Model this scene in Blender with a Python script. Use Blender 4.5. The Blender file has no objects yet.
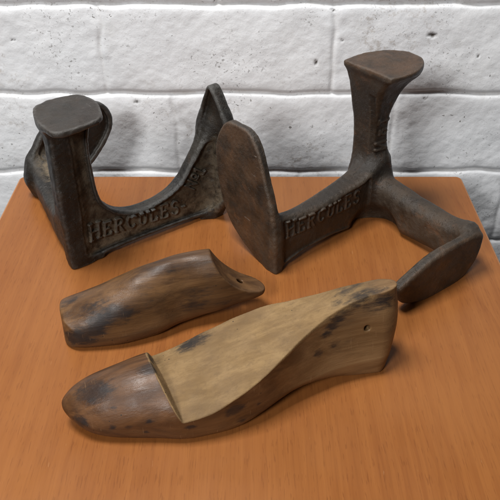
import bpy, math, random
import numpy as np

random.seed(7)
rng = np.random.default_rng(11)
S = bpy.context.scene
COL = S.collection
F32 = np.float32

# ------------------------------------------------------------------ object helpers
def empty(name, loc, rz, label, cat, group=None):
    o = bpy.data.objects.new(name, None)
    COL.objects.link(o)
    o.empty_display_size = 0.02
    o.location = loc
    o.rotation_euler = (0, 0, rz)
    o['label'] = label
    o['category'] = cat
    if group:
        o['group'] = group
    return o

def mesh_obj(name, verts, faces, mat, parent=None, normals=None, attrs=None, smooth=True):
    me = bpy.data.meshes.new(name)
    verts = np.asarray(verts, dtype=np.float64)
    if isinstance(faces, np.ndarray):
        nf, k = faces.shape
        me.vertices.add(len(verts))
        me.vertices.foreach_set('co', verts.ravel())
        me.loops.add(nf * k)
        me.loops.foreach_set('vertex_index', faces.ravel().astype(np.int32))
        me.polygons.add(nf)
        me.polygons.foreach_set('loop_start', np.arange(0, nf * k, k, dtype=np.int32))
        me.update(calc_edges=True)
        me.validate()
    else:
        me.from_pydata([tuple(v) for v in verts], [], faces)
    me.polygons.foreach_set('use_smooth', [smooth] * len(me.polygons))
    for an, av in (attrs or {}).items():
        a = me.attributes.new(an, 'FLOAT', 'POINT')
        a.data.foreach_set('value', np.asarray(av, dtype=F32))
    if normals is not None:
        me.normals_split_custom_set_from_vertices([tuple(n) for n in normals])
    me.materials.append(mat)
    o = bpy.data.objects.new(name, me)
    COL.objects.link(o)
    if parent is not None:
        o.parent = parent
    return o

# ------------------------------------------------------------------ distance-field modelling (mm)
class Grid:
    def __init__(g, lo, hi, h):
        g.h = h
        g.lo = np.array(lo, float)
        n = [int(math.ceil((b - a) / h)) + 1 for a, b in zip(lo, hi)]
        ax = [np.asarray(lo[i] + h * np.arange(n[i]), dtype=F32) for i in range(3)]
        g.X = ax[0][:, None, None]
        g.Y = ax[1][None, :, None]
        g.Z = ax[2][None, None, :]
        g.n = n

def smin(a, b, k):
    if k <= 0:
        return np.minimum(a, b)
    h = np.maximum(k - np.abs(a - b), 0) / k
    return np.minimum(a, b) - h * h * (k * 0.25)

def smax(a, b, k):
    return -smin(-a, -b, k)

def chaikin(pts, n=2):
    p = np.array(pts, float)
    for _ in range(n):
        q = np.roll(p, -1, 0)
        p = np.stack([p * .75 + q * .25, p * .25 + q * .75], 1).reshape(-1, 2)
    return p

def spline(pts, n=4):
    """closed Catmull-Rom curve through the points (a doubled point is a corner)"""
    p = np.array(pts, float)
    out = []
    m = len(p)
    for i in range(m):
        p0, p1, p2, p3 = p[i - 1], p[i], p[(i + 1) % m], p[(i + 2) % m]
        if np.allclose(p1, p2):
            continue
        for j in range(n):
            t = j / n
            out.append(.5 * (2 * p1 + (p2 - p0) * t + (2 * p0 - 5 * p1 + 4 * p2 - p3) * t * t + (3 * p1 - p0 - 3 * p2 + p3) * t ** 3))
    return np.array(out)

def poly(A, B, pts):
    """signed distance to a polygon on broadcastable 2-D coordinates"""
    pts = np.asarray(pts, float)
    A, B = np.broadcast_arrays(A, B)
    d = np.full(A.shape, 1e9, F32)
    s = np.ones(A.shape, F32)
    n = len(pts)
    for i in range(n):
        ax, ay = pts[i]
        bx, by = pts[i - 1]
        ex, ey = bx - ax, by - ay
        wx, wy = A - F32(ax), B - F32(ay)
        l2 = ex * ex + ey * ey
        if l2 < 1e-9:
            continue
        t = np.clip((wx * ex + wy * ey) / l2, 0, 1)
        d = np.minimum(d, (wx - ex * t) ** 2 + (wy - ey * t) ** 2)
        c1 = B >= ay
        c2 = B < by
        c3 = ex * wy > ey * wx
        s = np.where((c1 & c2 & c3) | (~c1 & ~c2 & ~c3), -s, s)
    return (s * np.sqrt(d)).astype(F32)

def ext(d2, C, lo, hi, r=0.0):
    w = np.abs(C - (lo + hi) / 2) - ((hi - lo) / 2 - r)
    d = d2 + r
    return np.minimum(np.maximum(d, w), 0) + np.sqrt(np.maximum(d, 0) ** 2 + np.maximum(w, 0) ** 2) - r

def wobble(g, amp, scale, n=14, seed=0):
    """gentle uneven surface of hand work or sand casting"""
    r = np.random.default_rng(seed)
    out = np.zeros(g.n, F32)
    for _ in range(n):
        v = r.normal(size=3)
        v *= (2 * math.pi / scale) * r.uniform(.6, 1.7) / np.linalg.norm(v)
        ph = r.uniform(0, 6.28)
        # sin(a+b+c) separated so only 1-D sines are evaluated
        ex, ey, ez = np.exp(1j * v[0] * g.X), np.exp(1j * v[1] * g.Y), np.exp(1j * (v[2] * g.Z + ph))
        xy = (ex * ey).astype(np.complex64)
        out += (xy.real * ez.imag.astype(F32) + xy.imag * ez.real.astype(F32))
    return out * F32(amp / math.sqrt(n))

def surface(g, d):
    """surface nets: vertices, quads, normals"""
    d = d.astype(F32)
    neg = d < 0
    nx, ny, nz = d.shape
    cnt = np.zeros((nx - 1, ny - 1, nz - 1), np.int8)
    for i in (0, 1):
        for j in (0, 1):
            for k in (0, 1):
                cnt += neg[i:nx - 1 + i, j:ny - 1 + j, k:nz - 1 + k]
    act = (cnt > 0) & (cnt < 8)
    idx = np.full(act.shape, -1, np.int64)
    cells = np.argwhere(act)
    idx[act] = np.arange(len(cells))
    acc = np.zeros((len(cells), 3))
    num = np.zeros(len(cells))
    cor = [(i, j, k) for i in (0, 1) for j in (0, 1) for k in (0, 1)]
    val = {c: d[cells[:, 0] + c[0], cells[:, 1] + c[1], cells[:, 2] + c[2]].astype(float) for c in cor}
    for a in cor:
        for ax in range(3):
            if a[ax] == 0:
                b = tuple(1 if q == ax else a[q] for q in range(3))
                va, vb = val[a], val[b]
                cr = (va < 0) != (vb < 0)
                t = np.where(cr, va / np.where(cr, va - vb, 1), 0)
                p = np.tile(np.array(a, float), (len(cells), 1))
                p[:, ax] += t
                acc += p * cr[:, None]
                num += cr
    v = cells + acc / num[:, None]
    quads = []
    for ax in range(3):
        sl0 = [slice(None)] * 3
        sl1 = [slice(None)] * 3
        sl0[ax] = slice(0, -1)
        sl1[ax] = slice(1, None)
        o = [q for q in range(3) if q != ax]
        for q in o:
            sl0[q] = slice(1, -1)
            sl1[q] = slice(1, -1)
        a, b = neg[tuple(sl0)], neg[tuple(sl1)]
        for flip, m in ((False, a & ~b), (True, ~a & b)):
            e = np.argwhere(m)
            if not len(e):
                continue
            off = np.zeros(3, int)
            off[o] = 1
            e = e + off
            u, w = o
            c = []
            for du, dw in ((-1, -1), (0, -1), (0, 0), (-1, 0)):
                q = e.copy()
                q[:, u] += du
                q[:, w] += dw
                c.append(idx[q[:, 0], q[:, 1], q[:, 2]])
            q = np.stack(c, 1)
            if (ax == 1) != flip:
                q = q[:, ::-1]
            quads.append(q)
    quads = np.concatenate(quads)
    # normals from the field gradient, sampled trilinearly
    def tri(fld, p):
        i = np.clip(p.astype(int), 0, np.array(d.shape) - 2)
        f = p - i
        out = 0
        for c in cor:
            w = np.prod([f[:, q] if c[q] else 1 - f[:, q] for q in range(3)], axis=0)
            out = out + w * fld[i[:, 0] + c[0], i[:, 1] + c[1], i[:, 2] + c[2]]
        return out
    e = 0.9
    grad = np.stack([tri(d, v + np.eye(3)[q] * e) - tri(d, v - np.eye(3)[q] * e) for q in range(3)], 1) / (2 * e)
    ln = np.linalg.norm(grad, axis=1, keepdims=True) + 1e-9
    step = np.clip(tri(d, v)[:, None] * grad / (ln * ln), -.35, .35)
    v = v - step
    return g.lo + v * g.h, quads, grad / ln

def split(verts, quads, nrm, mask_of_face):
    """pieces of one surface, by an integer per face"""
    out = {}
    for k in np.unique(mask_of_face):
        q = quads[mask_of_face == k]
        used, inv = np.unique(q, return_inverse=True)
        out[int(k)] = (verts[used], inv.reshape(q.shape), nrm[used], used)
    return out

# stroke letters, unit height, for raised cast lettering
def arc(cx, cy, rx, ry, a0, a1, n=10):
    return [(cx + rx * math.cos(math.radians(a0 + (a1 - a0) * i / n)), cy + ry * math.sin(math.radians(a0 + (a1 - a0) * i / n))) for i in range(n + 1)]
GLYPH = {
    'H': (.66, [[(.08, 0), (.08, 1)], [(.58, 0), (.58, 1)], [(.08, .5), (.58, .5)], [(0, 0), (.18, 0)], [(0, 1), (.18, 1)], [(.48, 0), (.68, 0)], [(.48, 1), (.68, 1)]]),
    'E': (.56, [[(.06, 0), (.06, 1)], [(0, 0), (.5, 0), (.52, .18)], [(0, 1), (.5, 1), (.5, .84)], [(.06, .52), (.36, .52)]]),
    'R': (.6, [[(.06, 0), (.06, 1)], [(0, 0), (.16, 0)], [(0, 1), (.26, 1)] + arc(.26, .76, .24, .24, 90, -90) + [(.06, .52)], [(.26, .5), (.56, 0)]]),
    'C': (.62, [arc(.34, .5, .3, .5, 45, 315, 16)]),
    'U': (.62, [[(.06, 1), (.06, .3)] + arc(.3, .3, .24, .3, 180, 360) + [(.54, 1)], [(-.02, 1), (.16, 1)], [(.46, 1), (.62, 1)]]),
    'L': (.54, [[(.06, 1), (.06, 0), (.48, 0), (.5, .2)], [(-.02, 1), (.18, 1)]]),
    'S': (.54, [arc(.27, .75, .22, .25, 30, 270, 12) + arc(.27, .25, .23, .25, 90, -150, 12)]),
    'N': (.68, [[(.08, 0), (.08, 1), (.58, 0), (.58, 1)]]),
    'o': (.42, [arc(.2, .66, .18, .24, 0, 360, 16), [(.04, .26), (.36, .26)]]),
    '1': (.36, [[(.04, .8), (.2, 1), (.2, 0)], [(.04, 0), (.36, 0)]]),
    '-': (.3, [[(.04, .4), (.26, .4)]]),
    ' ': (.3, []),
}
def lettering(A, B, text, org, ang, size, pitch=None, first=1.0, gap=.16):
    """distance to the strokes of a line of letters on the plane (A, B)"""
    A, B = np.broadcast_arrays(A, B)
    d = np.full(A.shape, 1e9, F32)
    ca, sa = math.cos(ang), math.sin(ang)
    x = 0.0
    for i, ch in enumerate(text):
        w, strokes = GLYPH[ch]
        sz = size * (first if i == 0 else 1)
        for st in strokes:
            p = [(org[0] + ca * (x + u * sz) - sa * v * sz, org[1] + sa * (x + u * sz) + ca * v * sz) for u, v in st]
            for (ax, ay), (bx, by) in zip(p, p[1:]):
                ex, ey = bx - ax, by - ay
                t = np.clip(((A - ax) * ex + (B - ay) * ey) / max(ex * ex + ey * ey, 1e-9), 0, 1)
                d = np.minimum(d, np.hypot(A - ax - ex * t, B - ay - ey * t))
        x += w * sz + gap * size
    return d.astype(F32)

#MATERIALS
# ------------------------------------------------------------------ node helpers and materials
class Nodes:
    def __init__(s, name):
        s.m = bpy.data.materials.new(name)
        s.m.use_nodes = True
        s.t = s.m.node_tree
        s.t.nodes.clear()
        s.out = s.t.nodes.new('ShaderNodeOutputMaterial')
        s.b = s.t.nodes.new('ShaderNodeBsdfPrincipled')
        s.t.links.new(s.b.outputs[0], s.out.inputs[0])
        s.co = s.t.nodes.new('ShaderNodeTexCoord').outputs['Object']
    def n(s, typ, **kw):
        nd = s.t.nodes.new(typ)
        for k, v in kw.items():
            setattr(nd, k, v)
        return nd
    def put(s, sock, v):
        if hasattr(v, 'is_output'):
            s.t.links.new(v, sock)
        elif isinstance(v, (tuple, list)) and sock.type == 'RGBA' and len(v) == 3:
            sock.default_value = (*v, 1)
        else:
            sock.default_value = v
    def mapping(s, scale=(1, 1, 1), loc=(0, 0, 0), rot=(0, 0, 0), vec=None):
        nd = s.n('ShaderNodeMapping')
        s.put(nd.inputs['Vector'], vec or s.co)
        nd.inputs['Scale'].default_value = scale
        nd.inputs['Location'].default_value = loc
        nd.inputs['Rotation'].default_value = rot
        return nd.outputs[0]
    def noise(s, scale, detail=4, rough=.55, vec=None, dist=0.0):
        nd = s.n('ShaderNodeTexNoise')
        s.put(nd.inputs['Vector'], vec or s.co)
        nd.inputs['Scale'].default_value = scale
        nd.inputs['Detail'].default_value = detail
        nd.inputs['Roughness'].default_value = rough
        nd.inputs['Distortion'].default_value = dist
        return nd.outputs['Fac']
    def voronoi(s, scale, vec=None, feature='F1', out='Distance'):
        nd = s.n('ShaderNodeTexVoronoi', feature=feature)
        s.put(nd.inputs['Vector'], vec or s.co)
        nd.inputs['Scale'].default_value = scale
        return nd.outputs[out]
    def ramp(s, v, a, b, lo=0.0, hi=1.0):
        nd = s.n('ShaderNodeMapRange', interpolation_type='SMOOTHSTEP')
        s.put(nd.inputs['Value'], v)
        nd.inputs['From Min'].default_value = a
        nd.inputs['From Max'].default_value = b
        nd.inputs['To Min'].default_value = lo
        nd.inputs['To Max'].default_value = hi
        return nd.outputs[0]
    def math(s, op, a, b=0.0):
        nd = s.n('ShaderNodeMath', operation=op)
        s.put(nd.inputs[0], a)
        s.put(nd.inputs[1], b)
        return nd.outputs[0]
    def mix(s, fac, a, b, mode='MIX'):
        nd = s.n('ShaderNodeMix', data_type='RGBA', blend_type=mode)
        s.put(nd.inputs[0], fac)
        s.put(nd.inputs[6], a)
        s.put(nd.inputs[7], b)
        return nd.outputs[2]
    def attr(s, name):
        return s.n('ShaderNodeAttribute', attribute_name=name).outputs['Fac']
    def bump(s, h, strength, dist, prev=None):
        nd = s.n('ShaderNodeBump')
        s.put(nd.inputs['Height'], h)
        nd.inputs['Strength'].default_value = strength
        nd.inputs['Distance'].default_value = dist
        if prev is not None:
            s.put(nd.inputs['Normal'], prev)
        return nd.outputs[0]
    def done(s, color, rough, normal=None, spec=.5, metal=0.0):
        s.put(s.b.inputs['Base Color'], color)
        s.put(s.b.inputs['Roughness'], rough)
        s.put(s.b.inputs['Specular IOR Level'], spec)
        s.put(s.b.inputs['Metallic'], metal)
        if normal is not None:
            s.put(s.b.inputs['Normal'], normal)
        return s.m

def iron(name, dark, brown, rust_amt, dust_col, dust_amt, rough, rub_col):
    s = Nodes(name)
    big = s.noise(28, 5, .6)
    fine = s.noise(420, 4, .7)
    mid = s.noise(120, 5, .65)
    c = s.mix(s.ramp(big, .35, .68), dark, brown)
    rust = s.math('MULTIPLY', s.ramp(s.noise(60, 6, .7, dist=.6), .54, .72), rust_amt)
    c = s.mix(rust, c, (.13, .055, .022))
    d = s.math('MULTIPLY', s.attr('dust'), s.ramp(mid, .3, .62))
    d = s.math('MULTIPLY', d, dust_amt)
    c = s.mix(d, c, dust_col)
    c = s.mix(s.ramp(fine, .6, .75, 0, .35), c, (.12, .10, .08))
    pit = s.math('MULTIPLY', s.ramp(s.noise(520, 3, .6), .60, .68), s.ramp(s.noise(50, 4, .6), .4, .6))
    rub = s.math('MULTIPLY', s.ramp(s.attr('edge'), .25, .95), s.ramp(mid, .35, .65, .25, 1))
    c = s.mix(s.math('MULTIPLY', rub, .6), c, rub_col)
    pad = s.math('MULTIPLY', s.attr('worn'), s.ramp(s.noise(45, 5, .65), .35, .65))
    c = s.mix(s.math('MULTIPLY', pad, rust_amt), c, (.105, .054, .026))
    # bright scratches on worn working faces
    sc = s.noise(1, 2, .5, vec=s.mapping((900, 60, 300), rot=(.2, .1, .5)))
    scr = s.math('MULTIPLY', s.ramp(sc, .7, .76), s.ramp(s.noise(70, 2), .54, .64))
    scr = s.math('MULTIPLY', s.math('MULTIPLY', scr, s.attr('worn')), .4)
    c = s.mix(scr, c, (.30, .28, .25))
    r = s.math('ADD', s.ramp(mid, .3, .7, rough - .1, rough + .12), s.math('MULTIPLY', d, .3))
    r = s.math('SUBTRACT', r, s.math('MULTIPLY', rub, .16))
    nb = s.bump(s.noise(330, 6, .75), .6, .0013)
    nb = s.bump(s.math('SUBTRACT', 1.0, pit), .6, .0011, nb)
    return s.done(c, r, nb, .45)

def last_wood(name, base, light, dark, rough, sawn=False):
    s = Nodes(name)
    gv = s.mapping((6, 60, 60))
    g1 = s.noise(1.6, 6, .65, vec=gv, dist=.5)
    g2 = s.noise(7, 5, .7, vec=s.mapping((5, 70, 70)))
    c = s.mix(s.ramp(g1, .32, .7), dark, light)
    c = s.mix(s.ramp(g2, .5, .75, 0, .55), c, base)
    gf = s.noise(1, 5, .7, vec=s.mapping((16, 420, 420), rot=(0, .06, .05)))
    c = s.mix(s.ramp(gf, .5, .72, 0, .5), c, dark)
    c = s.mix(s.ramp(s.noise(22, 4, .6), .4, .7, 0, .6), c, base)
    if sawn:
        # the heel is paler, its finish rubbed away
        sx = s.n('ShaderNodeSeparateXYZ')
        s.put(sx.inputs[0], s.co)
        hl = s.ramp(s.math('ADD', sx.outputs[0], s.math('MULTIPLY', s.math('SUBTRACT', s.noise(30, 5, .65), .5), .06)), .105, .165)
        toe = s.ramp(s.math('ADD', sx.outputs[0], s.math('MULTIPLY', s.math('SUBTRACT', s.noise(40, 5, .65), .5), .05)), .085, .045)
        c = s.mix(s.math('MULTIPLY', toe, .55), c, s.mix(s.ramp(g1, .3, .7), (.045, .019, .009), (.11, .047, .019)))
        hcol = s.mix(s.ramp(g1, .3, .7), (.145, .080, .034), (.245, .148, .068))
        c = s.mix(s.math('MULTIPLY', hl, .8), c, hcol)
        # raw saw-cut wood where the instep was taken off, polished wood elsewhere
        w = s.math('ADD', s.attr('bed'), s.math('MULTIPLY', s.math('SUBTRACT', s.noise(70, 6, .7), .5), .9))
        w = s.ramp(w, .25, .75)
        g3 = s.noise(2.2, 6, .65, vec=s.mapping((8, 60, 60)), dist=.4)
        b = s.mix(s.ramp(g3, .3, .7), (.180, .108, .045), (.275, .175, .078))
        b = s.mix(s.ramp(s.noise(260, 5, .75), .48, .7, 0, .5), b, (.15, .092, .042))
        b = s.mix(s.ramp(s.noise(20, 4, .6), .5, .72, 0, .5), b, (.14, .086, .042))
        g4 = s.noise(1, 5, .7, vec=s.mapping((14, 380, 380)))
        b = s.mix(s.ramp(g4, .5, .72, 0, .45), b, (.135, .082, .037))
        c = s.mix(w, c, b)
    # old ink and handling stains soaked along the grain
    e1 = s.math('MULTIPLY', s.math('SUBTRACT', s.noise(1.0, 5, .65, vec=s.mapping((38, 120, 120))), .5), 2.0)
    e2 = s.math('MULTIPLY', s.math('SUBTRACT', s.noise(1.0, 4, .7, vec=s.mapping((110, 520, 520))), .5), 1.1)
    edge = s.math('ADD', s.math('ADD', s.attr('stain'), e1), e2)
    gate = s.ramp(s.attr('stain'), .02, .3)
    st = s.math('MULTIPLY', s.ramp(edge, .36, .98), gate)
    st = s.math('MULTIPLY', st, s.ramp(s.noise(60, 4, .6), .25, .65, .55, .93))
    c = s.mix(st, c, (.016, .015, .016))
    soot = s.math('MULTIPLY', s.ramp(s.noise(1.0, 5, .65, vec=s.mapping((18, 55, 55), loc=(.4, .3, .1))), .5, .78), .55)
    if sawn:
        soot = s.math('MULTIPLY', soot, s.math('SUBTRACT', 1.0, s.math('MULTIPLY', w, .8)))
    c = s.mix(soot, c, (.030, .022, .017))
    # pale nicks and scratches
    sc = s.noise(1, 2, .5, vec=s.mapping((1300, 100, 100), rot=(.1, .3, .12)))
    if sawn:
        sc = s.math('SUBTRACT', sc, s.math('MULTIPLY', w, .1))
    k = s.math('MULTIPLY', s.ramp(sc, .66, .72), s.ramp(s.noise(45, 2), .52, .62))
    c = s.mix(s.math('MULTIPLY', k, .3), c, (.36, .23, .12))
    sp = s.ramp(s.voronoi(190), .10, .05)
    c = s.mix(s.math('MULTIPLY', sp, s.ramp(s.noise(30, 2), .5, .62)), c, (.02, .016, .012))
    r = s.ramp(s.noise(60, 4), .3, .7, rough - .08, rough + .16)
    nb = s.bump(g2, .25, .0008)
    if sawn:
        r = s.math('ADD', r, s.math('MULTIPLY', w, .3))
        nb = s.bump(s.math('MULTIPLY', s.noise(500, 5, .75), w), .6, .0008, nb)
    nb = s.bump(gf, .3, .0006, nb)
    nb = s.bump(s.noise(300, 4, .6), .12, .0006, nb)
    return s.done(c, r, nb, .3)

def table_wood():
    s = Nodes('cherry_wood_veneer')
    warp = s.noise(5, 3, .5)
    # cathedral figure: stretched rings round a knotless heart
    wob = s.n('ShaderNodeVectorMath', operation='ADD')
    s.put(wob.inputs[0], s.mapping((1.0, .115, 1), loc=(-.158, .036, 0)))
    cmb = s.n('ShaderNodeCombineXYZ')
    s.put(cmb.inputs[0], s.math('MULTIPLY', s.math('SUBTRACT', s.noise(3, 3, .5, vec=s.mapping((4, 1.6, 1))), .5), .045))
    s.put(wob.inputs[1], cmb.outputs[0])
    ln = s.n('ShaderNodeVectorMath', operation='LENGTH')
    s.put(ln.inputs[0], wob.outputs[0])
    ring = s.math('FRACT', s.math('MULTIPLY', s.math('ADD', ln.outputs['Value'], s.math('MULTIPLY', warp, .012)), 95))
    ringl = s.ramp(ring, .55, .98)
    ringl = s.math('MULTIPLY', ringl, s.ramp(ring, 1.0, .985))
    fine = s.noise(1, 6, .7, vec=s.mapping((620, 14, 1)))
    streak = s.noise(1, 5, .65, vec=s.mapping((130, 3.2, 1)))
    c = s.mix(s.ramp(streak, .2, .8), (.238, .081, .021), (.292, .107, .028))
    sx = s.n('ShaderNodeSeparateXYZ')
    s.put(sx.inputs[0], s.co)
    ringl = s.math('MULTIPLY', ringl, s.ramp(sx.outputs[0], .02, .12, .5, 1))
    c = s.mix(s.math('MULTIPLY', ringl, .34), c, (.20, .062, .016))
    c = s.mix(s.ramp(fine, .42, .7, 0, .5), c, (.195, .066, .018))
    pore = s.noise(1, 2, .5, vec=s.mapping((1000, 85, 1)))
    c = s.mix(s.ramp(pore, .60, .66, 0, .42), c, (.15, .047, .013))
    c = s.mix(s.ramp(s.noise(9, 3, .5), .35, .75, 0, .3), c, (.37, .155, .05))
    sm = s.noise(14, 5, .65)
    r = s.ramp(sm, .3, .7, .30, .42)
    sv = s.noise(1, 2, .5, vec=s.mapping((700, 90, 1), rot=(0, 0, .7)))
    c = s.mix(s.math('MULTIPLY', s.ramp(sv, .74, .77), .14), c, (.6, .36, .18))
    c = s.mix(s.math('MULTIPLY', s.attr('worn'), .55), c, (.52, .25, .11))
    nb = s.bump(fine, .10, .0005)
    nb = s.bump(s.noise(7, 2), .05, .002, nb)
    return s.done(c, r, nb, .24)

def painted_brick():
    s = Nodes('white_painted_brick')
    c = s.mix(s.ramp(s.noise(9, 4, .6), .3, .7), (.81, .825, .85), (.885, .90, .92))
    c = s.mix(s.ramp(s.noise(45, 5, .65), .55, .78, 0, .3), c, (.60, .585, .56))
    grime = s.math('MULTIPLY', s.ramp(s.noise(11, 3, .6, vec=s.mapping(loc=(.3, .1, .7))), .5, .68), s.ramp(s.noise(170, 4, .7), .52, .64))
    c = s.mix(s.math('MULTIPLY', grime, .45), c, (.36, .30, .24))
    # pock marks where the paint did not bridge the brick
    cl = s.ramp(s.noise(16, 4, .65), .46, .64)
    p1 = s.math('MULTIPLY', s.ramp(s.noise(240, 2, .5, dist=.5), .685, .715), cl)
    p2 = s.math('MULTIPLY', s.ramp(s.noise(460, 2, .5, dist=.4), .62, .67), s.ramp(s.noise(20, 4, .65, vec=s.mapping(loc=(.5, .2, .1))), .44, .66))
    hole = s.math('MAXIMUM', p1, s.math('MULTIPLY', p2, .75))
    c = s.mix(s.math('MULTIPLY', hole, .8), c, (.12, .105, .09))
    c = s.mix(s.attr('chip'), c, (.07, .06, .05))
    c = s.mix(s.math('MULTIPLY', s.attr('joint'), s.ramp(s.noise(60, 4, .7), .35, .7, .1, .6)), c, (.52, .50, .47))
    h = s.math('SUBTRACT', s.noise(150, 6, .62), s.math('MULTIPLY', hole, .6))
    nb = s.bump(h, .24, .0010)
    nb = s.bump(s.noise(420, 4, .65), .25, .0007, nb)
    return s.done(c, s.ramp(s.noise(40, 3), .3, .7, .42, .6), nb, .4)

IRON_A = iron('blackened_cast_iron', (.009, .008, .007), (.022, .018, .013), .10, (.165, .125, .078), .95, .40, (.085, .082, .076))
IRON_B = iron('brown_cast_iron', (.017, .012, .008), (.042, .027, .016), .55, (.12, .085, .055), .4, .48, (.085, .064, .046))
WOOD_L = last_wood('brown_last_wood', (.110, .050, .019), (.18, .090, .036), (.050, .025, .012), .38, True)
WOOD_B = last_wood('dark_block_wood', (.112, .054, .021), (.175, .090, .037), (.046, .023, .012), .37)
TABLE = table_wood()
PAINT = painted_brick()
#GEOMETRY
MM = 0.001

def build_pieces(root, verts, quads, nrm, code, names, attrs):
    """names: code -> (object name, material, parent code or None)"""
    objs = {}
    pieces = split(verts, quads, nrm, code)
    for k, (nm, mat, par) in names.items():
        if k not in pieces:
            continue
        v, q, n, used = pieces[k]
        objs[k] = mesh_obj(nm, v * MM, q, mat, objs[par] if par is not None else root, n, {a: val[used] for a, val in attrs.items()})
    return objs

def at_verts(g, fld, verts):
    sh = np.broadcast_to(fld, g.n)
    p = np.clip((verts - g.lo) / g.h, 0, np.array(g.n) - 1.001)
    i = p.astype(int)
    f = p - i
    out = 0
    for a in (0, 1):
        for b in (0, 1):
            for c in (0, 1):
                w = (f[:, 0] if a else 1 - f[:, 0]) * (f[:, 1] if b else 1 - f[:, 1]) * (f[:, 2] if c else 1 - f[:, 2])
                out = out + w * sh[i[:, 0] + a, i[:, 1] + b, i[:, 2] + c]
    return out

def edge_wear(g, d, v, reach=3):
    """how far each point stands proud of its surroundings (rubbed edges)"""
    b = np.clip(d, -4, 4)
    for ax in range(3):
        acc = b.copy()
        for q in range(1, reach + 1):
            acc += np.roll(b, q, ax) + np.roll(b, -q, ax)
        b = acc / (2 * reach + 1)
    return np.clip(at_verts(g, b, v) / (g.h * .55), 0, 1.5)

# ---- iron last with the rounded square heel plate up (x: lettered arm, y: rear arm)
def iron_last_left():
    g = Grid((-12, -37, -3), (140, 130, 128), .66)
    X, Y, Z = g.X, g.Y, g.Z
    web_pts = spline([(0, 0), (0, 0), (24, -.5), (30, 3), (60, 4), (108, 3), (116, -.5), (130, 0), (130, 0), (134, 20), (134, 60), (133, 82), (128, 85), (121, 75), (114, 64.5),
                      (106, 52.5), (98, 42), (88, 35), (72, 31), (56, 31), (44, 35), (34, 43), (28, 55), (26, 80), (26, 100), (27, 118), (-2, 118), (-2, 100), (-3, 50)], 4)
    w2 = poly(X, Z, web_pts)
    web = ext(w2, Y, 0, 13, 3.5)
    panel2 = smax(smax(w2 + 3.0, 9.5 - X, 2), 6.5 - Z, 4)
    rec = smax(panel2, Y - 3.2, 1.2)
    web = smax(web, -rec, 1.6)
    # rear arm
    plan = poly(X, Y, spline([(-2, 0), (-2, 0), (15, 0), (21, 45), (40, 108), (44, 124), (20, 124), (17, 108), (5, 45), (2, 20)], 4))
    side = poly(Y, Z, spline([(0, 0), (0, 0), (24, 0), (32, 3), (96, 4), (108, 1), (124, 1), (124, 34), (112, 33), (96, 30), (60, 28), (40, 31), (26, 42), (18, 58), (14.5, 90), (15, 118), (0, 118)], 4))
    arm = smax(plan, side, 7)
    # foot plates
    leaf = poly(Y, Z, spline([(0, 0), (12, 0), (17, 14), (24, 34), (25.5, 50), (22.5, 64), (19, 74), (15, 85), (10.5, 96), (6, 106), (2, 113), (-2, 117), (-7, 115), (-14, 106), (-21, 95), (-27, 82), (-30, 67), (-29, 50), (-24, 34), (-14, 17), (-6, 6)], 4))
    bend = X + (Z - 45) ** 2 * .0006
    toe = ext(leaf, bend, 125.5, 135, 2)
    tpan = smax(leaf + 3.4, bend - 128.9, 1.5)
    toe = smax(toe, -tpan, 1.8)
    sole2 = poly(X, Z, spline([(15, 12), (16, 24), (24, 42), (39, 61), (56, 68), (75, 71), (91, 68), (99, 56), (98, 42), (88, 27), (71, 11), (50, 2), (26, 0)], 4))
    sole = ext(sole2, Y, 116, 124, 2)
    sole = smax(sole, -smax(sole2 + 4.5, Y - 119.5, 1.5), 1.5)
    heel2 = poly(X, Y, spline([(-2, 22), (3, 29), (15, 33), (29, 31), (37, 25), (39, 10), (35, -6), (28, -16), (10, -20), (-3, -19), (-7, -12), (-6, 4)], 4))
    heel = ext(heel2, Z, 118.5, 125, 1.4)
    body = smin(web, arm, 5)
    body = smin(body, sole, 9)
    body = smin(body, toe, 13)
    body = smin(body, heel, 10)
    body = smax(body, Z - 122.6, 1.5)
    body = body + wobble(g, .22, 22, seed=3) + wobble(g, .08, 6, seed=4)
    # raised letters on the face of the lettered arm, following its surface
    t2 = np.minimum(lettering(X, Z, 'HERCULES-', (16, 19), math.radians(-3.8), 11.6, first=1.2, gap=.27),
                    lettering(X, Z, 'No1', (109, 29.5), math.radians(52), 10.5, gap=.14))
    base = body
    let = smax(smax(t2 - .8, base - 1.7, .3), Y - 8, 0)
    body = smin(body, let, .35)
    body = np.maximum(body, -Z)
    v, q, n = surface(g, body)
    c = v[q].mean(1)
    code = np.zeros(len(q), int)
    code[(c[:, 2] > 115.5) & (c[:, 0] < 60)] = 1
    tv = at_verts(g, smax(leaf, np.abs(bend - 131.2) - 4.2, 0), v)[q].mean(1)
    code[(tv < .7) & (c[:, 0] > 120)] = 2
    sv = at_verts(g, sole + 0 * Z, v)[q].mean(1)
    code[(sv < .7) & (c[:, 1] > 115)] = 3
    lv = at_verts(g, t2 + 0 * Y, v)[q].mean(1)
    bv = at_verts(g, base, v)[q].mean(1)
    code[(lv < 1.5) & (bv > .3) & (c[:, 1] < 8)] = 4
    code[(code == 4) & (c[:, 0] > 106.5) & (c[:, 2] > 25)] = 5
    pan = at_verts(g, panel2 + 0 * Y, v)
    low = np.clip((30 - v[:, 2]) / 26, 0, 1)
    dust = np.clip(-pan / 2.5, 0, 1) * (v[:, 1] < 6) * (.42 + .58 * low)
    s2 = at_verts(g, sole2 + 0 * Y, v)
    dust = np.maximum(dust, np.clip(-s2 / 8, 0, 1) * (v[:, 1] < 121) * (v[:, 1] > 85) * np.clip((70 - v[:, 0] - v[:, 2] * .5) / 25, 0, 1))
    worn = ((v[:, 2] > 120.5) | (v[:, 0] > 132)).astype(float)
    edge = edge_wear(g, body, v)
    root = empty('cobblers_last', (-.1317, -.158, 0), math.radians(36.4), 'blackened iron cobblers last with a rounded square heel plate on top and clear raised lettering', 'cobblers last', 'three footed iron lasts')
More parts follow.
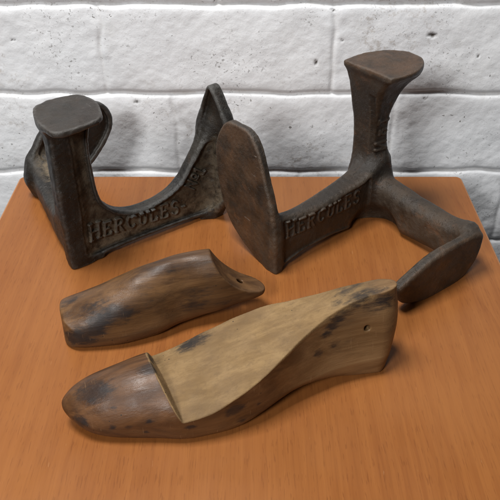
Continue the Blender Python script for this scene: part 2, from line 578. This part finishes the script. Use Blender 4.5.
    build_pieces(root, v, q, n, code, {0: ('cast_frame', IRON_A, None), 1: ('heel_plate', IRON_A, None), 2: ('sole_plate', IRON_A, None), 3: ('sole_plate', IRON_A, None), 4: ('raised_lettering', IRON_A, 0), 5: ('raised_lettering', IRON_A, 0)}, {'dust': dust, 'worn': worn, 'edge': edge})

# ---- browner iron last with the half-round heel plate up (x: lettered arm, y: plain arm)
def iron_last_right():
    g = Grid((-43, -76, -3), (114, 92, 133), .66)
    X, Y, Z = g.X, g.Y, g.Z
    l2 = poly(X, Z, spline([(-18, 0), (4, 0), (24, 1.5), (50, 5), (80, 5), (98, 2), (109, 0), (109, 0), (109, 52), (105, 49), (98, 45), (86, 42), (74, 41), (52, 41), (30, 42), (16, 44), (4, 48), (-18, 52)], 4))
    f0 = -.8 - 9 * (1 - X / 105) - np.clip(Z - 24, 0, 40) * .13 * np.clip((X - 60) / 40, 0, 1)
    f1 = -13 - 20 * np.clip(1 - X / 105, 0, 1.2)
    ly = np.abs(Y - (f0 + f1) / 2) - (f0 - f1) / 2 + 5
    l2r = l2 + 5
    larm = np.minimum(np.maximum(l2r, ly), 0) + np.sqrt(np.maximum(l2r, 0) ** 2 + np.maximum(ly, 0) ** 2) - 5
    lp = smax(smax(l2 + 4, X - 101, 3), 6 - X, 3)
    larm = smax(larm, -smax(lp, f0 - 1.8 - Y, 1.2), 1.6)
    m2 = poly(Y, Z, spline([(-40, 0), (-40, 0), (-40, 36), (-16, 40), (-6, 39), (10, 37.5), (30, 36), (60, 35.5), (80, 37), (80, 2), (60, 4), (35, 2.5), (14, 0), (-10, 0)], 4))
    mweb = ext(m2, X, -19, 1, 9)
    # post leaning out a little to the half-round heel plate
    px0 = interp(Z, [(-3, -18), (60, -18), (98, -18.5), (110, -22), (120, -29), (130, -40), (140, -40)], 1)
    px1 = interp(Z, [(-3, 2), (60, 1), (90, 2.5), (112, 6.5), (130, 11.5), (140, 11.5)], 1)
    py0 = interp(Z, [(-3, -42), (50, -41), (75, -41), (100, -45), (130, -48), (140, -48)], 1)
    py1 = interp(Z, [(-3, -14), (50, -17), (78, -17), (100, -13.5), (116, -7), (130, 3), (140, 3)], 1)
    bx = np.abs(X - (px0 + px1) / 2) - (px1 - px0) / 2 + 5
    by = np.abs(Y - (py0 + py1) / 2) - (py1 - py0) / 2 + 5
    post2 = np.minimum(np.maximum(bx, by), 0) + np.sqrt(np.maximum(bx, 0) ** 2 + np.maximum(by, 0) ** 2) - 5
    hp2 = poly(X, Y, spline([(11, -44), (11, -44), (10, -31), (9, -15), (9, 2), (9, 2), (-2, 4), (-18, 2), (-32, -6), (-39, -18), (-37, -31), (-27, -41), (-10, -46)], 4))
    post = np.maximum(smax(post2, hp2 + .6, 3), Z - 129)
    groove = np.sqrt((X - px1 - .6) ** 2 + (Y + 17.5) ** 2) - 2.2
    post = smax(post, -np.maximum(groove, np.abs(Z - 80) - 28), 2)
    # foot plates
    lp2 = poly(Y, Z, spline([(-67, 95), (-61, 101), (-54, 103), (-34, 103), (-22, 91), (-13, 71), (-6, 54), (-1, 31), (0, 0), (0, 0), (-15, -2), (-28, 2), (-44, 9), (-56, 19), (-65, 31), (-72, 56), (-73, 82)], 4))
    lplate = ext(lp2, X + (Z - 45) ** 2 * .0004, 104, 110.5, 1.6)
    mp2 = poly(X, Z, spline([(71, 17), (66, 8), (48, 0), (25, -2), (3, 1), (-9, 13), (-13, 28), (-11, 35), (3, 37.5), (35, 36), (56, 30), (70, 24)], 4))
    mplate = ext(mp2, Y, 79.5, 87.6, 3)
    hplate = ext(hp2, Z, 126, 133, 1.2)
    body = smin(larm, mweb, 9)
    body = smin(body, post, 11)
    body = smin(body, lplate, 6)
    body = smin(body, mplate, 10)
    body = smin(body, hplate, 5)
    body = smax(body, Z - 130, 1.5)
    body = smax(body, 19 - np.sqrt((X - 9) ** 2 + (Y - 2) ** 2 + (Z - 1) ** 2), 4)
    body = body + wobble(g, .22, 24, seed=13) + wobble(g, .06, 6, seed=14)
    t2 = lettering(-X, Z, 'HERCULES', (-97, 26), math.radians(-1), 11.5, first=1.15, gap=.3)
    n2 = lettering(Z, -X, 'No1', (60, 3), 0, 11, gap=.5)
    base = body
    let = smax(smax(t2 - .9, base - 1.1, .4), np.abs(Y - f0) - 5, 0)
    let2 = smax(smax(n2 - 1.1, base - 1.0, .5), np.abs(Y + 16) - 6, 0)
    body = smin(smin(body, let, .7), let2, 1.0)
    body = np.maximum(body, -Z)
    v, q, n = surface(g, body)
    c = v[q].mean(1)
    code = np.zeros(len(q), int)
    code[c[:, 2] > 121.5] = 1
    code[(at_verts(g, lplate + 0 * Y, v)[q].mean(1) < .7) & (c[:, 0] > 101)] = 2
    code[(at_verts(g, mplate + 0 * X, v)[q].mean(1) < .8) & (c[:, 1] > 73)] = 3
    lv = at_verts(g, np.minimum(t2 + 0 * Y, n2 - .3 + 0 * Y + 100 * (np.abs(Y + 16) > 6)), v)[q].mean(1)
    bv = at_verts(g, base, v)[q].mean(1)
    code[(lv < 1.5) & (bv > .3) & (c[:, 1] < 6) & (c[:, 2] < 115)] = 4
    code[(code == 4) & (c[:, 2] > 50)] = 5
    dust = np.clip(.5 - .5 * np.abs(v[:, 2] - 25) / 40, 0, 1) * (v[:, 1] > -6)
    edge = edge_wear(g, body, v)
    worn = ((v[:, 2] > 128) | (v[:, 0] > 108.4) | (v[:, 1] > 85.6)).astype(float)
    root = empty('cobblers_last', (.10645, -.0980, 0), math.radians(217), 'brown iron cobblers last with a half round heel plate on top and faint worn lettering', 'cobblers last', 'three footed iron lasts')
    build_pieces(root, v, q, n, code, {0: ('cast_frame', IRON_B, None), 1: ('heel_plate', IRON_B, None), 2: ('sole_plate', IRON_B, None), 3: ('sole_plate', IRON_B, None), 4: ('raised_lettering', IRON_B, 0), 5: ('raised_lettering', IRON_B, 0)}, {'dust': dust, 'worn': worn, 'edge': edge})

def interp(x, tab, col):
    xs = np.array([r[0] for r in tab], float)
    ys = np.array([r[col] for r in tab], float)
    # monotone-ish cubic (finite-difference hermite)
    m = np.gradient(ys, xs)
    x = np.clip(np.asarray(x, float), xs[0], xs[-1])
    i = np.clip(np.searchsorted(xs, x) - 1, 0, len(xs) - 2)
    h = xs[i + 1] - xs[i]
    t = (x - xs[i]) / h
    return ((2 * t ** 3 - 3 * t ** 2 + 1) * ys[i] + (t ** 3 - 2 * t ** 2 + t) * h * m[i] + (-2 * t ** 3 + 3 * t ** 2) * ys[i + 1] + (t ** 3 - t ** 2) * h * m[i + 1]).astype(F32)

def normalise(F, h):
    gx, gy, gz = np.gradient(F, h)
    return F / np.maximum(np.sqrt(gx * gx + gy * gy + gz * gz), .15)

def stains(v, blobs):
    """ink and wear stains: (x, y, z, radius along x, radius across) in mm"""
    out = np.zeros(len(v))
    for (x, y, z, a, b, amt) in blobs:
        d = np.sqrt(((v[:, 0] - x) / (a * 1.35)) ** 2 + ((v[:, 1] - y) / b) ** 2 + ((v[:, 2] - z) / b) ** 2)
        out = np.maximum(out, amt * np.clip(1.25 - d * .62, 0, 1))
    return out

LAST_STAINS = [(16.2, -6.3, 27.0, 8.5, 7.2, 1), (20.3, -6.7, 28.7, 6.6, 5.6, 0.9), (12.5, -7.2, 24.9, 5.7, 4.8, 0.8), (6.3, -14.7, 12.5, 4.8, 4.0, 1), (50.1, -6.1, 35.2, 5.7, 4.8, 1), (51.1, 11.1, 27.6, 4.8, 4.0, 1), (26.6, -20.5, 24.1, 1.9, 1.6, 1), (24.3, -24.3, 12.5, 1.9, 1.6, 0.9), (33.1, -26.4, 13.0, 2.1, 1.8, 1), (42.6, -28.8, 9.3, 1.7, 1.4, 1), (44.9, -29.3, 17.4, 1.7, 1.4, 0.9), (66.8, -35.3, 13.2, 2.4, 2.0, 0.9), (18.8, -20.4, 19.0, 1.4, 1.2, 0.8), (50.0, -29.0, 2.0, 1.4, 1.2, 0.8), (85.8, 16.6, 27.0, 4.8, 4.0, 1), (91.1, 14.6, 29.1, 2.8, 2.4, 1), (93.9, -34.1, 18.6, 4.3, 3.6, 1), (97.5, -33.8, 8.0, 2.8, 2.4, 0.8), (107.8, -31.2, 15.7, 1.9, 1.6, 0.8), (88.9, -35.2, 16.3, 1.9, 1.6, 0.8), (155.6, -10.7, 40.3, 3.3, 2.8, 1), (159.9, -8.6, 43.8, 3.8, 3.2, 1), (164.2, -6.7, 47.5, 4.3, 3.6, 1), (169.0, -5.1, 50.6, 4.8, 4.0, 1), (173.7, -3.8, 53.9, 4.8, 4.0, 1), (179.1, -2.5, 57.0, 4.8, 4.0, 1), (184.2, -0.6, 59.0, 4.8, 4.0, 0.9), (190.6, -2.9, 50.9, 8.5, 7.2, 0.8), (183.2, -3.1, 51.9, 6.6, 5.6, 0.8), (172.8, 5.6, 56.0, 4.8, 4.0, 0.9), (165.6, -1.8, 54.1, 3.3, 2.8, 1), (179.8, 7.1, 57.9, 3.8, 3.2, 0.8), (160.5, -11.1, 31.4, 3.3, 2.8, 0.9), (150.3, -14.8, 29.2, 2.8, 2.4, 0.8), (198.6, -3.4, 41.6, 4.8, 4.0, 0.6), (77, 14, 28, 6, 5, 1), (82, 15, 28.5, 6, 5, 1), (55, 5, 31, 4, 3.5, .9)]
BLOCK_STAINS = [(30.3, -18.9, 25.8, 10.4, 8.8, 1), (38.1, -19.2, 28.0, 8.5, 7.2, 1), (24.9, -19.0, 23.5, 8.5, 7.2, 1), (22.0, -12.3, 28.6, 5.7, 4.8, 0.7), (9.4, 1.2, 26.7, 4.8, 4.0, 0.8), (16.2, 1.0, 29.0, 4.8, 4.0, 0.6), (5.4, -0.7, 25.5, 3.8, 3.2, 0.7), (12.1, -20.3, 12.6, 6.6, 5.6, 1), (5.3, -16.9, 9.1, 4.8, 4.0, 1), (20.2, -21.1, 16.9, 6.6, 5.6, 1), (24.4, -20.7, 20.0, 5.7, 4.8, 0.9), (90.3, -11.7, 21.8, 7.6, 6.4, 0.75), (82.6, -13.0, 19.9, 5.7, 4.8, 0.6), (75.7, -5.8, 44.1, 4.8, 4.0, 0.7), (81.2, -3.9, 45.1, 4.8, 4.0, 0.5), (59.5, -15.4, 33.6, 8.5, 7.2, 0.5), (96.2, -9.9, 28.8, 5.7, 4.8, 0.5), (105.9, -11.0, 19.4, 4.8, 4.0, 0.5)]
#STAINS
# ---- wooden shoe last with its instep sawn away
def shoe_last():
    g = Grid((-4, -42, -3), (211, 34, 66), .66)
    X, Y, Z = g.X, g.Y, g.Z
    prof = poly(X, Z, spline([(-1.5, 14), (0, 8), (6, 0), (20, -6), (60, -8), (100, -6), (132, 2), (160, -2), (178, -8), (199, -8), (204.5, 5), (207.5, 24), (207.5, 40), (204, 58), (201, 82), (160, 84), (110, 70), (80, 50), (66, 38.5), (52, 35), (34, 32), (17, 27), (6, 22), (1, 18)], 4))
    tab = [(-5, 8, 0), (0, 11, -.5), (8, 15.5, -1.5), (25, 20, -4), (45, 23.5, -6), (65, 26.5, -8.5), (85, 28, -7.5), (110, 27, -4.5), (130, 24, 0), (150, 22, 4), (175, 21, 7), (200, 20.5, 6.5), (216, 19, 6)]
    hw = interp(X, tab, 1)
    c = interp(X, tab, 2)
    k = interp(X, [(-5, .1), (90, .1), (120, .2), (140, .42), (160, .62), (180, .68), (216, .55)], 1)
    # the last is a little higher on its far side
    lean = (.13 * (Y + 8) * np.clip(Z / 22, 0, 1) * np.clip((190 - X) / 60, 0, 1)).astype(F32)
    zi = np.clip((Z - lean - g.lo[2]) / g.h, 0, g.n[2] - 1.001)
    i0 = zi.astype(int)
    fz = zi - i0
    xi = np.broadcast_to(np.arange(g.n[0])[:, None, None], i0.shape)
    prof = prof[xi, 0, i0] * (1 - fz) + prof[xi, 0, i0 + 1] * fz
    wz = hw * (1 - k * np.clip((Z - 14) / 45, 0, 1.3))
    cz = c - np.clip((X - 120) / 60, 0, 1) * np.clip((Z - 15) / 40, 0, 1.3) * 5
    rr = interp(X, [(-5, 17), (40, 17), (70, 15), (130, 14), (216, 15)], 1)
    u = np.clip(-prof / rr, -1, 1)
    gg = np.where(u > 0, 1 - (1 - u) ** 2, 3 * u)
    F = (Y - cz) ** 2 - wz * wz * gg
    body = normalise(F.astype(F32), g.h)
    zb = interp(X, [(-5, 9), (0, 7), (10, 3.5), (25, .8), (45, 0), (75, 0), (100, 1), (130, 4.5), (155, 4), (175, 1), (190, 0), (216, 0)], 1)
    body = smax(body, zb - Z, 2.5)
    zbed = 21.5 + (X - 62) * .292 - np.maximum(X - 182, 0) * .2 + 2.5 - .0055 * (Y + 5) ** 2 * np.clip((130 - X) / 50, .5, 1) + lean
    # the sawn bed with its sloping shoulder behind the toe cap
    nx, ny = math.cos(math.radians(10)), math.sin(math.radians(10))
    sh = (X - 59.5) * nx + (Y + 12) * ny
    cutter = -smin(Z - zbed, sh + .4 * (Z - zbed), .8)   # negative inside the removed wood
    body = smax(body, -cutter, .5)
    body = smax(body, 2.0 - np.sqrt((X - 183) ** 2 + (Z - 37) ** 2) - 100 * (Y > 2), .4)
    for hx, hy, hz in ((26.6, -21.3, 24.6), (24.3, -25.3, 12.5), (33.1, -27.6, 13), (42.6, -30, 9.3), (44.9, -30.6, 17.4), (66.8, -36.3, 13.2), (18.8, -21, 19.4), (36, -23.5, 26)):
        body = smax(body, 1.05 - np.sqrt((X - hx) ** 2 + (Y - hy) ** 2 + (Z - hz) ** 2), .3)
    body = body + wobble(g, .2, 30, seed=21)
    v, q, n = surface(g, body)
    cc = v[q].mean(1)
    bedd = at_verts(g, np.abs(Z - zbed) + 0 * body, v)[q].mean(1)
    shd = at_verts(g, sh + 0 * body, v)[q].mean(1)
    cutd = at_verts(g, cutter, v)[q].mean(1)
    up = n[q].mean(1)[:, 2]
    code = ((np.abs(cutd) < .75) & (shd > -1.5) & (cc[:, 2] > 14) & (up > .3)).astype(int)
    st = stains(v, LAST_STAINS)
    bed = np.clip(1 - np.maximum(at_verts(g, cutter, v) - .3, 0) / (1.2 + 7 * np.clip((v[:, 0] - 110) / 70, 0, 1)), 0, 1) * (v[:, 2] > 12)
    bed = np.minimum(bed, 1 - .75 * np.clip((v[:, 0] - 178) / 14, 0, 1))
    root = empty('shoe_last', (-.1076, -.3057, 0), math.radians(15.6), 'long wooden shoe last with pale sawn instep and dark brown toe', 'shoe last')
    build_pieces(root, v, q, n, code, {0: ('last_body', WOOD_L, None), 1: ('sawn_instep', WOOD_L, None)}, {'stain': st, 'bed': bed})

# ---- the loose instep block
def instep_block():
    g = Grid((-5, -28, -2), (144, 30, 56), .66)
    X, Y, Z = g.X, g.Y, g.Z
    prof = poly(X, Z, chaikin([(-1, 2), (-1, 2), (1, -6), (60, -6), (90, 0), (114, 6), (136, 12), (140, 16), (138, 24), (132, 38), (118, 50), (98, 50), (78, 49), (58, 45.5), (40, 39), (22, 31), (1, 24), (1, 24), (-1, 22)], 2))
    tab = [(-5, 17, -1), (0, 17.5, -1), (15, 19.5, -1.5), (30, 21, -2), (60, 21, 0), (85, 18.5, 4), (106, 16, 3), (122, 12, 1), (134, 8.5, 0), (140, 6.5, -1), (144, 6, -1)]
    hw = interp(X, tab, 1)
    c = interp(X, tab, 2)
    k = interp(X, [(-5, .15), (40, .3), (80, .42), (110, .25), (138, 0)], 1)
    wz = hw * (1 - k * np.clip((Z - 10) / 40, 0, 1.2))
    rr = interp(X, [(-5, 12), (30, 15), (90, 16), (125, 9), (140, 6)], 1)
    u = np.clip(-prof / rr, -1, 1)
    gg = np.where(u > 0, 1 - (1 - u) ** 2, 3 * u)
    body = normalise(((Y - c) ** 2 - wz * wz * gg).astype(F32), g.h)
    zb = interp(X, [(-5, 0), (55, 0), (86, 5), (110, 9.5), (138, 14.5)], 1)
    body = smax(body, zb - Z, 2)
    body = smax(body, .8 - X - .05 * Y, 1.5)
    scoop = np.sqrt((X - 143) ** 2 + (Z - 60) ** 2) - 41.5
    body = smax(body, -scoop + 0 * Y, .8)
    body = smax(body, 2.0 - np.sqrt((X - 122) ** 2 + (Y - 1) ** 2), .4)
    body = body + wobble(g, .22, 26, seed=31)
    v, q, n = surface(g, body)
    sc = at_verts(g, scoop + 0 * Y, v)[q].mean(1)
    code = (np.abs(sc) < .9).astype(int)
    st = stains(v, BLOCK_STAINS)
    root = empty('instep_block', (-.126, -.229, 0), math.radians(12.4), 'short dark brown wooden block with ink stains and a scooped tip', 'wooden block')
    build_pieces(root, v, q, n, code, {0: ('block_body', WOOD_B, None), 1: ('scooped_end', WOOD_B, None)}, {'stain': st})

# ---- table top: rounded slab
def table():
    x0, x1, y0, y1, th = -.2085, .1915, -.62, -.0165, .022
    def outline(inset, r):
        p = []
        for cx, cy, a in ((x1 - r, y1 - r, 0), (x0 + r, y1 - r, 90), (x0 + r, y0 + r, 180), (x1 - r, y0 + r, 270)):
            for i in range(9):
                t = math.radians(a + i * 90 / 8)
                p.append((cx + (r - inset) * math.cos(t), cy + (r - inset) * math.sin(t)))
        return p
    rows = []
    e = .0022
    for i in range(5):
        a = math.radians(90 * i / 4)
        rows.append((e * (1 - math.sin(a)), -th + e * (1 - math.cos(a))))
    for i in range(5):
        a = math.radians(90 * i / 4)
        rows.append((e * (1 - math.cos(a)), -e * (1 - math.sin(a))))
    verts, faces, worn = [], [], []
    for k, (ins, z) in enumerate(rows):
        for p in outline(ins, .006):
            verts.append((p[0], p[1], z))
            worn.append(1.0 if 6 <= k <= 8 else 0.0)
    n = 36
    for k in range(len(rows) - 1):
        for i in range(n):
            faces.append((k * n + i, k * n + (i + 1) % n, (k + 1) * n + (i + 1) % n, (k + 1) * n + i))
    faces.append(tuple(range(n - 1, -1, -1)))
    faces.append(tuple((len(rows) - 1) * n + i for i in range(n)))
    o = mesh_obj('table_top', verts, faces, TABLE, None, attrs={'worn': worn})
    o['kind'] = 'structure'
    o['label'] = 'orange brown wooden table top under the lasts'
    me = o.data
    me.polygons[-1].use_smooth = False
    me.polygons[-2].use_smooth = False

# ---- painted brick wall: real relief
def wall():
    yw = .05
    h = .0014
    xs = np.arange(-.66, .66 + h / 2, h)
    zs = np.arange(-.30, .34 + h / 2, h)
    Xg, Zg = np.meshgrid(xs, zs, indexing='ij')
    rn = np.random.default_rng(5)
    def fbm(scale, seed, n=26):
        r = np.random.default_rng(seed)
        out = np.zeros_like(Xg)
        for _ in range(n):
            a = r.uniform(0, 6.28)
            f = 2 * math.pi / scale * r.uniform(.5, 2.2)
            out += np.sin(Xg * f * math.cos(a) + Zg * f * math.sin(a) + r.uniform(0, 6.28))
        return out / math.sqrt(n)
    COURSES = WALL_Z
    wx = fbm(.07, 1) * .0012
    wz = fbm(.09, 2) * .0009
    row = np.searchsorted(COURSES, (Zg + wz).ravel()).reshape(Xg.shape)
    cz = np.array(COURSES)
    up = np.where(row < len(cz), cz[np.clip(row, 0, len(cz) - 1)] - (Zg + wz), 1)
    dn = np.where(row > 0, (Zg + wz) - cz[np.clip(row - 1, 0, len(cz) - 1)], 1)
    dz = np.minimum(up, dn)
    L = WALL_L
    offs = np.array(WALL_X)[row]
    fx = np.mod(Xg + wx * 1.5 - offs, L)
    dx = np.minimum(fx, L - fx)
    hgt = np.zeros_like(Xg)
    bed = np.exp(-(dz / .0019) ** 2)
    per = np.exp(-(dx / .0019) ** 2)
    edge = np.exp(-(dz / .006) ** 2)
    hgt -= .0032 * bed + .0008 * edge
    hgt -= .0012 * per * np.clip(.8 + .3 * fbm(.05, 9, 40), .3, 1.3)
    hgt -= .0003 * np.exp(-(dx / .007) ** 2)
    hgt += .00025 * np.exp(-((dx - .007) / .004) ** 2) * fbm(.03, 10, 40)
    hgt += .00032 * fbm(.07, 3, 40) + .00010 * fbm(.022, 4, 60) + .00006 * fbm(.009, 6, 90)
    # every brick sits a hair differently
    bid = row * 131 + np.floor((Xg - offs) / L).astype(int) * 17
    hgt += ((bid * 7919) % 101 / 101 - .5) * .0009
    chip = np.zeros_like(Xg)
    for (x, z, a, b) in WALL_CHIPS:
        d = np.sqrt(((Xg - x + .0006 * fbm(.004, 70, 12)) / a) ** 2 + ((Zg - z + .0006 * fbm(.004, 71, 12)) / b) ** 2)
        m = np.clip(1.6 - 1.4 * d, 0, 1)
        chip = np.maximum(chip, m)
        hgt -= .0012 * m
    nx, nz = Xg.shape
    V = np.stack([Xg, yw - hgt, Zg], -1).reshape(-1, 3)
    ii = np.arange(nx * nz).reshape(nx, nz)
    q = np.stack([ii[:-1, :-1], ii[1:, :-1], ii[1:, 1:], ii[:-1, 1:]], -1).reshape(-1, 4)
    # back and rim of the wall so that it is solid
    back = []
    rim = np.concatenate([ii[:, 0], ii[-1, 1:], ii[-2::-1, -1], ii[0, -2:0:-1]])
    bv = V[rim].copy()
    bv[:, 1] = yw + .11
    k0 = len(V)
    V = np.concatenate([V, bv])
    m = len(rim)
    a = np.arange(m)
    b = (a + 1) % m
    q = np.concatenate([q, np.stack([rim[b], rim[a], k0 + a, k0 + b], -1)])
    z1 = np.zeros(m)
    joint = np.maximum(bed, per * .5).ravel()
    o = mesh_obj('brick_wall', V, q, PAINT, None, attrs={'chip': np.concatenate([chip.ravel(), z1]), 'joint': np.concatenate([joint, z1])})
    o['kind'] = 'structure'
    o['label'] = 'white painted brick wall behind the table'

#WALLDATA
WALL_Z = [-.284, -.200, -.1172, -.0327, .0506, .1343, .218, .302]
WALL_X = [.05, -.03, .04, .049, -.071, .0752, -.03, .06, 0]
WALL_L = .2095
WALL_CHIPS = [(.1632, .1067, .0044, .0022), (-.107, .042, .0032, .0018), (.073, .1291, .0026, .0012), (.0828, .1021, .0016, .0013), (.1654, .0451, .0016, .0010), (.2079, .0872, .0008, .0024), (-.2134, .1021, .0022, .0010), (.0605, .0815, .0012, .0034)]
#RUN
table()
wall()
iron_last_left()
iron_last_right()
shoe_last()
instep_block()

# ------------------------------------------------------------------ light, camera, output
def area(name, loc, target, size, power, color):
    d = bpy.data.lights.new(name, 'AREA')
    d.shape = 'RECTANGLE'
    d.size, d.size_y = size
    d.energy = power
    d.color = color
    o = bpy.data.objects.new(name, d)
    COL.objects.link(o)
    o.location = loc
    v = [t - l for t, l in zip(target, loc)]
    from mathutils import Vector
    o.rotation_euler = Vector(v).to_track_quat('-Z', 'Y').to_euler()
    return o
area('window_light', (-.46, -1.12, .74), (0, -.10, .03), (.26, .26), 9.5, (1.0, .99, .975))
area('ceiling_light', (-.28, -.24, 1.15), (0, -.10, 0), (.36, .36), 15.5, (1.0, .99, .975))

w = bpy.data.worlds.new('World')
S.world = w
w.use_nodes = True
bg = w.node_tree.nodes['Background']
bg.inputs[0].default_value = (.95, .97, 1, 1)
bg.inputs[1].default_value = .045

cd = bpy.data.cameras.new('camera')
cd.sensor_width = 36
cd.lens = 743 / 500 * 36
cd.clip_start = .01
cd.clip_end = 50
cam = bpy.data.objects.new('camera', cd)
COL.objects.link(cam)
cam.location = (0, -.6039, .33776)
cam.rotation_euler = (math.radians(90 - 35.6), 0, 0)
S.camera = cam
S.view_settings.view_transform = 'Standard'
S.view_settings.look = 'None'
S.view_settings.exposure = 0
S.view_settings.gamma = 1
S.render.engine = 'CYCLES'
